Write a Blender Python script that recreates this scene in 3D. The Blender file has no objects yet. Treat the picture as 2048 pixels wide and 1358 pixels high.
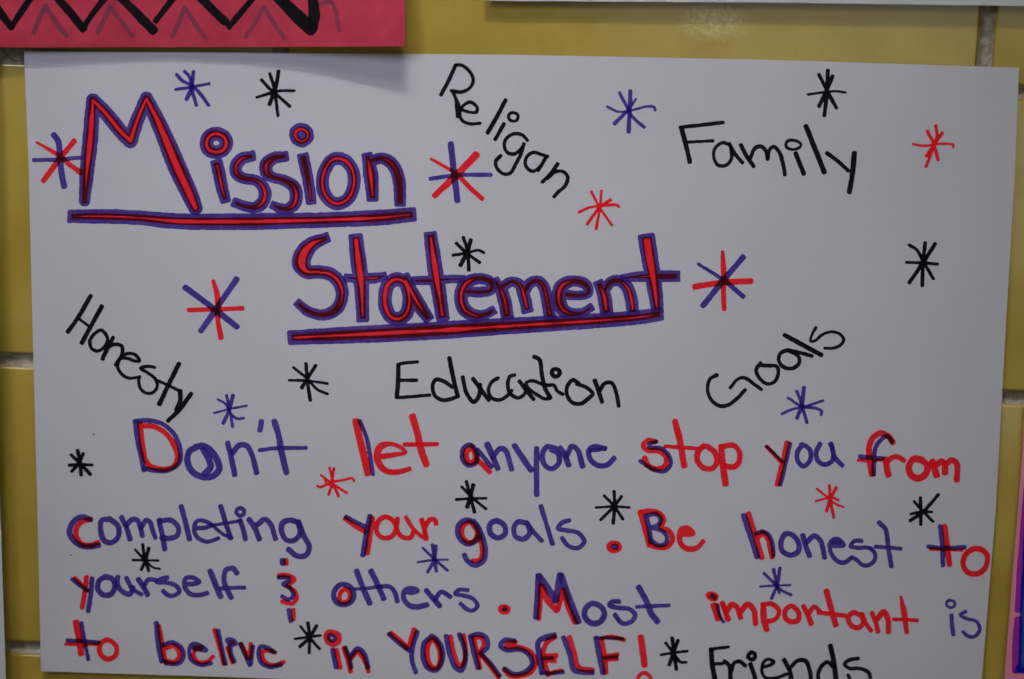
import bpy, math, random
import numpy as np
from mathutils import Matrix, Vector

# ---------------------------------------------------------------- camera
C = bpy.context.scene.collection
S = bpy.context.scene
FPX, DIST = 4357.0, 0.97
TH, RHO, YAW = math.radians(11.0723), math.radians(1.9743), math.radians(-0.9910)
_d = np.array([math.sin(YAW)*math.cos(TH), math.cos(YAW)*math.cos(TH), -math.sin(TH)])
_r = np.array([math.cos(YAW), -math.sin(YAW), 0.0]); _u = np.cross(_r, _d)
RT = math.cos(RHO)*_r + math.sin(RHO)*_u
UP = -math.sin(RHO)*_r + math.cos(RHO)*_u
CAM = -_d*DIST
cam_data = bpy.data.cameras.new("camera"); cam = bpy.data.objects.new("camera", cam_data); C.objects.link(cam)
cam.matrix_world = Matrix(((RT[0], UP[0], -_d[0], CAM[0]), (RT[1], UP[1], -_d[1], CAM[1]),
                           (RT[2], UP[2], -_d[2], CAM[2]), (0, 0, 0, 1)))
cam_data.sensor_width = 23.5; cam_data.lens = FPX/2048*23.5
cam_data.clip_start = 0.02; cam_data.clip_end = 60
cam_data.dof.use_dof = True; cam_data.dof.focus_distance = DIST-0.006; cam_data.dof.aperture_fstop = 3.5
S.camera = cam
S.render.filter_size = 1.9
S.render.resolution_x = 1024; S.render.resolution_y = 679

# ---------------------------------------------------------------- room light
w = bpy.data.worlds.new("World"); S.world = w; w.use_nodes = True
bg = w.node_tree.nodes["Background"]; bg.inputs[0].default_value = (1.0, 0.80, 0.42, 1); bg.inputs[1].default_value = 0.065
def spot(name, loc, target, radius, cone, power, col):
    l = bpy.data.lights.new(name, 'SPOT'); l.energy = power; l.color = col; l.shadow_soft_size = radius
    l.spot_size = math.radians(cone); l.spot_blend = 1.0
    o = bpy.data.objects.new(name, l); C.objects.link(o); o.location = loc
    o.rotation_euler = (Vector(target)-Vector(loc)).to_track_quat('-Z', 'Y').to_euler()
def beam(name, loc, sx, sy, power, col, spread):
    l = bpy.data.lights.new(name, 'AREA'); l.shape = 'RECTANGLE'; l.size = sx; l.size_y = sy
    l.energy = power; l.color = col; l.spread = math.radians(spread)
    o = bpy.data.objects.new(name, l); C.objects.link(o); o.location = loc
    o.rotation_euler = (Vector((-.04, 0, .06))-Vector(loc)).to_track_quat('-Z', 'Y').to_euler()
beam("ceiling_tube", (-.12, -.85, 1.5), .55, .05, .165, (1.0, 1.0, .90), 20)
beam("ceiling_panel", (-.05, -1.0, 1.5), .55, .55, .215, (1.0, .99, .93), 20)
spot("window_light", (-.62, -1.15, .70), (-.05, 0, .065), .20, 35, 27, (.76, .79, 1.0))
ld_ = bpy.data.lights.new("added_sheen_panel", 'AREA'); ld_.shape = 'RECTANGLE'; ld_.size = 1.6; ld_.size_y = 1.1  # unseen panel behind the camera, added for a bluish tile reflection and fill
ld_.energy = 4.2; ld_.color = (.80, .92, 1.0)
do_ = bpy.data.objects.new("added_sheen_panel", ld_); C.objects.link(do_); do_.location = (.95, -2.4, .36)
do_.rotation_euler = (math.radians(90), 0, 0)
S.view_settings.view_transform = 'Standard'; S.view_settings.look = 'None'
S.view_settings.exposure = 0; S.view_settings.gamma = 1

# ---------------------------------------------------------------- helpers
def unp(px, py, h):
    """photo pixels (arrays) to points on the plane h metres in front of the tile face"""
    px = np.asarray(px, float); py = np.asarray(py, float); h = np.asarray(h, float)
    v = _d[:, None] + RT[:, None]*((px-1024)/FPX).ravel() + UP[:, None]*((679-py)/FPX).ravel()
    t = (-h.ravel()-CAM[1])/v[1]
    return (CAM[:, None] + v*t).T
def mesh_obj(name, verts, faces, mat, parent=None, smooth=False):
    me = bpy.data.meshes.new(name); me.from_pydata([tuple(map(float, v)) for v in verts], [], [tuple(map(int, f)) for f in faces]); me.update()
    if smooth: me.polygons.foreach_set('use_smooth', [True]*len(me.polygons))
    if mat: me.materials.append(mat)
    o = bpy.data.objects.new(name, me); C.objects.link(o)
    if parent: o.parent = parent
    return o
def empty(name, loc=(0, 0, 0), parent=None):
    o = bpy.data.objects.new(name, None); C.objects.link(o); o.location = loc; o.empty_display_size = 0.02
    if parent: o.parent = parent
    return o
class N:
    def __init__(s, name):
        s.m = bpy.data.materials.new(name); s.m.use_nodes = True; s.t = s.m.node_tree; s.b = s.t.nodes["Principled BSDF"]
    def n(s, typ, **k):
        x = s.t.nodes.new(typ)
        for a, v in k.items():
            if a in x.inputs: x.inputs[a].default_value = v
            else: setattr(x, a, v)
        return x
    def l(s, a, b): s.t.links.new(a, b)
    def noise(s, scale, detail=3, rough=.5, vec=None, stretch=None):
        x = s.n('ShaderNodeTexNoise'); x.inputs['Scale'].default_value = scale; x.inputs['Detail'].default_value = detail
        x.inputs['Roughness'].default_value = rough
        g = s.n('ShaderNodeNewGeometry') if vec is None else None
        src = g.outputs['Position'] if vec is None else vec
        if stretch:
            mp = s.n('ShaderNodeMapping'); mp.inputs['Scale'].default_value = stretch; s.l(src, mp.inputs['Vector']); src = mp.outputs[0]
        s.l(src, x.inputs['Vector']); return x.outputs['Fac']
    def ramp(s, fac, stops):
        r = s.n('ShaderNodeValToRGB'); e = r.color_ramp.elements
        while len(e) < len(stops): e.new(0.5)
        for k, (p, c) in enumerate(stops): e[k].position = p; e[k].color = (*c, 1)
        s.l(fac, r.inputs[0]); return r.outputs[0]
    def mix(s, fac, a, b, mode='MIX'):
        x = s.n('ShaderNodeMix'); x.data_type = 'RGBA'; x.blend_type = mode
        for v, i in ((fac, 0), (a, 6), (b, 7)):
            if hasattr(v, 'links'): s.l(v, x.inputs[i])
            elif i == 0: x.inputs[0].default_value = v
            else: x.inputs[i].default_value = (*v, 1)
        return x.outputs[2]
    def bump(s, h, strength, dist):
        x = s.n('ShaderNodeBump'); x.inputs['Strength'].default_value = strength; x.inputs['Distance'].default_value = dist
        s.l(h, x.inputs['Height']); s.l(x.outputs[0], s.b.inputs['Normal']); return x
    def math(s, op, a, b=0.5):
        x = s.n('ShaderNodeMath'); x.operation = op
        for v, i in ((a, 0), (b, 1)):
            if hasattr(v, 'links'): s.l(v, x.inputs[i])
            else: x.inputs[i].default_value = v
        return x.outputs[0]

# ---------------------------------------------------------------- materials
PAPER = np.array([0.618, 0.606, 0.672])
def paper_mat(name, col, dark, rough=.85, grain=1.0):
    m = N(name); f = m.noise(2200, 3, .6); g = m.noise(140, 2, .5)
    c = m.ramp(f, [(.25, dark), (.7, col)])
    c2 = m.mix(m.math('MULTIPLY', g, .10*grain), c, tuple(v*.86 for v in col)); m.l(c2, m.b.inputs['Base Color'])
    m.b.inputs['Roughness'].default_value = rough; m.b.inputs['Specular IOR Level'].default_value = .25
    hh = m.math('ADD', m.noise(900, 4, .65), m.math('MULTIPLY', m.noise(60, 2, .5), 1.2))
    m.bump(hh, .30, .0003); return m.m
white_paper = paper_mat("white_drawing_paper", tuple(PAPER), tuple(PAPER*.93))
plain_white = paper_mat("plain_white_paper", (.62, .64, .66), (.57, .59, .61))
pink_sheet_mat = N("pink_construction_paper")
_m = pink_sheet_mat
_c = _m.ramp(_m.noise(75, 4, .6), [(.3, (.46, .034, .072)), (.55, (.56, .046, .092)), (.75, (.65, .060, .108))])
_c = _m.mix(_m.math('MULTIPLY', _m.noise(1500, 3, .6), .35), _c, (.36, .028, .055))
_m.l(_c, _m.b.inputs['Base Color']); _m.b.inputs['Roughness'].default_value = .9; _m.b.inputs['Specular IOR Level'].default_value = .2
_m.bump(_m.noise(1100, 3, .6), .35, .0003)
pale_pink = paper_mat("pale_pink_paper", (.88, .29, .40), (.80, .25, .36))

glaze = N("yellow_tile_glaze")
_m = glaze
_oi = _m.n('ShaderNodeObjectInfo')
_c = _m.ramp(_m.noise(22, 4, .55), [(.3, (.42, .295, .045)), (.52, (.49, .355, .062)), (.75, (.54, .41, .085))])
_c = _m.mix(_m.math('MULTIPLY', _oi.outputs['Random'], .35), _c, (.42, .27, .035))
_sp = _m.n('ShaderNodeTexNoise'); _sp.inputs['Scale'].default_value = 520; _sp.inputs['Detail'].default_value = 2
_g = _m.n('ShaderNodeNewGeometry'); _m.l(_g.outputs['Position'], _sp.inputs['Vector'])
_st = _m.ramp(_sp.outputs['Fac'], [(.70, (0, 0, 0)), (.78, (1, 1, 1))])
_c = _m.mix(_m.math('MULTIPLY', _st, .25), _c, (.25, .17, .05))
# mottled highlight painted into the glaze colour on the tile above the poster
def painted_sheen(cx, cz, rx, rz):
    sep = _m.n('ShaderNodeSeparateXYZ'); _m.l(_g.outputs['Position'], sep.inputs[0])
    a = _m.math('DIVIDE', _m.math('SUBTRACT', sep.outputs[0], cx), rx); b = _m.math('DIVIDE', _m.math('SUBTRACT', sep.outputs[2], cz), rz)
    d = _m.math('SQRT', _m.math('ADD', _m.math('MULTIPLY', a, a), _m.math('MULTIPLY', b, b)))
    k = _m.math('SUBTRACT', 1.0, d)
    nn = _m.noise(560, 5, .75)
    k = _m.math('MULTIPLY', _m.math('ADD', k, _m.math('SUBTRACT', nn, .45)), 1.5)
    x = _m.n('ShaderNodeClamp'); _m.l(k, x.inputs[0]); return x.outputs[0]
_hl = unp([1428], [44], [0])[0]
_k = painted_sheen(float(_hl[0]), float(_hl[2]), .017, .0085)
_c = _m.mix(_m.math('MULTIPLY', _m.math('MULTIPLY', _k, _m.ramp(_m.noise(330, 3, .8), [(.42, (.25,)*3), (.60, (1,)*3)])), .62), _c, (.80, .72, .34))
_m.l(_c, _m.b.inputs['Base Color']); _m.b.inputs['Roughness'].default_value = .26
_m.b.inputs['Coat Weight'].default_value = .5; _m.b.inputs['Coat Roughness'].default_value = .12
_m.bump(_m.math('ADD', _m.noise(35, 2, .5), _m.math('MULTIPLY', _m.noise(350, 2, .5), .12)), .35, .0012)
glaze = glaze.m
grout = N("grey_mortar")
_c = grout.ramp(grout.noise(260, 5, .7), [(.3, (.25, .19, .115)), (.5, (.42, .36, .265)), (.7, (.60, .56, .49))])
grout.l(_c, grout.b.inputs['Base Color']); grout.b.inputs['Roughness'].default_value = .9
grout.bump(grout.noise(700, 5, .7), .8, .0012); grout = grout.m
inkm = N("felt_marker_ink")
_a = inkm.n('ShaderNodeAttribute'); _a.attribute_name = "ink"
_c = inkm.mix(inkm.math('MULTIPLY', inkm.noise(2600, 2, .6), .35), _a.outputs['Color'], _a.outputs['Color'])
_q = inkm.n('ShaderNodeMix'); _q.data_type = 'RGBA'; _q.blend_type = 'MULTIPLY'; _q.inputs[0].default_value = 1
inkm.l(_a.outputs['Color'], _q.inputs[6]); inkm.l(inkm.ramp(inkm.noise(1900, 3, .6), [(.3, (.86,)*3), (.7, (1.1,)*3)]), _q.inputs[7])
inkm.l(_q.outputs[2], inkm.b.inputs['Base Color']); inkm.b.inputs['Roughness'].default_value = .8
inkm.b.inputs['Specular IOR Level'].default_value = .04; inkm.bump(inkm.noise(900, 4, .65), .25, .0003); inkm = inkm.m

# ---------------------------------------------------------------- glazed tile wall
MH, MW, J = .13560, .3048, .0061            # course height, tile length, mortar joint
Z0, X0 = .11765, .2000                      # a bed joint and a head joint in the course above it
wall = empty("tile_wall"); wall['kind'] = 'structure'
def tile_mesh():
    W, H, D, R = MW-J, MH-J, .012, .0013
    n = 5; prof = [(0, D)] + [(R*(1-math.cos(a)), R*(1-math.sin(a))) for a in [math.pi/2*k/(n-1) for k in range(n)]]   # inset, depth
    vs, fs = [], []
    for ins, dep in prof:
        rc = max(.0016-ins*.3, .0006)
        for cx, cz, a0 in ((W/2-ins-rc, H/2-ins-rc, 0), (-W/2+ins+rc, H/2-ins-rc, 90), (-W/2+ins+rc, -H/2+ins+rc, 180), (W/2-ins-rc, -H/2+ins+rc, 270)):
            for q in range(3):
                a = math.radians(a0+45*q); vs.append((cx+rc*math.cos(a), dep, cz+rc*math.sin(a)))
    L = 12
    for k in range(len(prof)-1):
        for i in range(L): fs.append((k*L+i, k*L+(i+1) % L, (k+1)*L+(i+1) % L, (k+1)*L+i))
    fs.append(tuple(range((len(prof)-1)*L, len(prof)*L)))
    return vs, fs
tv, tf = tile_mesh()
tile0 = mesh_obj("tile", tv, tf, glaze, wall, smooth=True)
random.seed(4); first = True
for row in range(-4, 4):
    zc = Z0 + MH*(row+.5); off = 0 if row % 2 == 0 else MW/2
    for col in range(-3, 3):
        xc = X0 + MW*(col+.5) + off
        if abs(xc) > .75: continue
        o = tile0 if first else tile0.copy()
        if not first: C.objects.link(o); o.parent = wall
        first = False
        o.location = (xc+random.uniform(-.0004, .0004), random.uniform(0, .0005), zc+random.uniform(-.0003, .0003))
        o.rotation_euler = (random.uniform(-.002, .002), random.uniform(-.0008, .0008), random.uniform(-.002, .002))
# mortar: hollow-tooled strips between the tiles, one per bed joint and per head joint
rng = np.random.default_rng(7)
def joint_mesh(length, seed):
    r = np.random.default_rng(seed); n = max(6, int(length/.0022)); P = 9; vs = []; fs = []
    dep = np.convolve(r.normal(0, 1, n+9), np.ones(6)/6, 'valid')[:n+1]
    for i in range(n+1):
        for j in range(P):
            q = -1+2*j/(P-1); y = .0006+.0030*(1-q*q)+.00035*dep[i]+r.uniform(-.00012, .00012)
            vs.append((-length/2+length*i/n, y, q*(J/2+.0004)))
    for i in range(n):
        for j in range(P-1): k = i*P+j; fs.append((k, k+P, k+P+1, k+1))
    return vs, fs
hv, hf = joint_mesh(MH-J, 3); head0 = mesh_obj("mortar_joint", hv, hf, grout, wall, smooth=True); firsth = True
bedm = None
for row in range(-3, 5):
    v_, f_ = joint_mesh(1.6, 20+row) if bedm is None else (None, None)
    if bedm is None: o = mesh_obj("mortar_joint", v_, f_, grout, wall, smooth=True); bedm = o
    else: o = bedm.copy(); C.objects.link(o); o.parent = wall
    o.location = ((row*37 % 5)*.004-.01, .0003*(row % 2), Z0+MH*row)
for row in range(-3, 4):
    off = 0 if row % 2 == 0 else MW/2
    for col in range(-3, 3):
        xj = X0+MW*col+off
        if abs(xj) > .72: continue
        o = head0 if firsth else head0.copy()
        if not firsth: C.objects.link(o); o.parent = wall
        firsth = False
        o.rotation_euler = (0, math.radians(90), 0); o.location = (xj, 0, Z0+MH*(row+.5))
mesh_obj("wall_core", [(-.8, .013, -.48), (.8, .013, -.48), (.8, .013, .66), (-.8, .013, .66), (-.8, .15, -.48), (.8, .15, -.48), (.8, .15, .66), (-.8, .15, .66)],
         [(0, 1, 2, 3), (5, 4, 7, 6), (4, 0, 3, 7), (1, 5, 6, 2), (3, 2, 6, 7), (4, 5, 1, 0)], grout, wall)

# ---------------------------------------------------------------- paper sheets
def interp(t, pts):
    xs = [p[0] for p in pts]; return np.interp(t, xs, [p[1] for p in pts]), np.interp(t, xs, [p[2] for p in pts])
def sstep(x, a, b):
    t = np.clip((x-a)/(b-a), 0, 1); return t*t*(3-2*t)
def sheet(name, P, H, mat, parent, thick=.00018):
    """P: (nr,nc,2) photo pixels of the sheet's grid, H its distance from the tile; closed with a back and edges"""
    nr, nc = P.shape[:2]; f = unp(P[..., 0], P[..., 1], H); b = f + np.array([0, thick, 0])
    n = nr*nc; idx = np.arange(n).reshape(nr, nc)
    A = np.stack([idx[:-1, :-1], idx[1:, :-1], idx[1:, 1:], idx[:-1, 1:]], -1).reshape(-1, 4)
    fs = [tuple(a) for a in A] + [tuple(a[::-1]+n) for a in A]
    ring = list(idx[0, :]) + list(idx[1:, -1]) + list(idx[-1, -2::-1]) + list(idx[-2:0:-1, 0]); m = len(ring)
    vs = np.vstack([f, b, f[ring], b[ring]])
    for i in range(m):
        j = (i+1) % m; fs.append((2*n+i, 2*n+j, 2*n+m+j, 2*n+m+i))
    return mesh_obj(name, vs, fs, mat, parent, smooth=True)
def coons(top, right, bottom, left, nu, nv):
    """boundary curves as functions 0..1 -> (x, y) arrays"""
    u = np.linspace(0, 1, nu)[None, :]; v = np.linspace(0, 1, nv)[:, None]
    g = lambda f, t: np.stack(f(t), -1)
    T, B = g(top, u), g(bottom, u); L, R = g(left, v), g(right, v)
    c00, c10, c01, c11 = T[:, :1], T[:, -1:], B[:, :1], B[:, -1:]
    U, V = u[..., None], v[..., None]
    return (1-V)*T + V*B + (1-U)*L + U*R - ((1-U)*(1-V)*c00 + U*(1-V)*c10 + (1-U)*V*c01 + U*V*c11)

# smooth noise fields in photo pixels
def field(h, w, cell, seed):
    r = np.random.default_rng(seed); a = r.uniform(-1, 1, (int(h/cell)+3, int(w/cell)+3))
    y = np.arange(h)/cell; x = np.arange(w)/cell; yi = y.astype(int); xi = x.astype(int)
    fy = (y-yi)[:, None]; fx = (x-xi)[None, :]; fy = fy*fy*(3-2*fy); fx = fx*fx*(3-2*fx)
    return (a[yi][:, xi]*(1-fy)*(1-fx) + a[yi+1][:, xi]*fy*(1-fx) + a[yi][:, xi+1]*(1-fy)*fx + a[yi+1][:, xi+1]*fy*fx)
FW, FH, OX, OY = 2160, 1480, 60, 20          # field size and the margin left and above the photo
WAVE = field(FH, FW, 260, 11)*.0006 + field(FH, FW, 110, 12)*.00012
def samp(F, x, y):
    x = np.clip(np.asarray(x, float)+OX, 0, FW-1.001); y = np.clip(np.asarray(y, float)+OY, 0, FH-1.001)
    xi = x.astype(int); yi = y.astype(int); fx = x-xi; fy = y-yi
    if F.ndim == 3: fx = fx[..., None]; fy = fy[..., None]
    return F[yi, xi]*(1-fx)*(1-fy)+F[yi, xi+1]*fx*(1-fy)+F[yi+1, xi]*(1-fx)*fy+F[yi+1, xi+1]*fx*fy
def HP(x, y):
    """how far the poster stands off the tile face at a photo pixel"""
    x = np.asarray(x, float); y = np.asarray(y, float)
    h = .0022 + samp(WAVE, x, y)
    h = h + .0009*np.clip((x-1700)/330, 0, 1)**2                       # right edge lifts a little
    fold = np.clip((112 + (y-700)*.012 - x), 0, 60)
    h = h + fold*.000034*sstep(y, 520, 1000)                            # soft fold at the lower left
    h = h + .0012*sstep(y, 1150, 1400)
    return h
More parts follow.
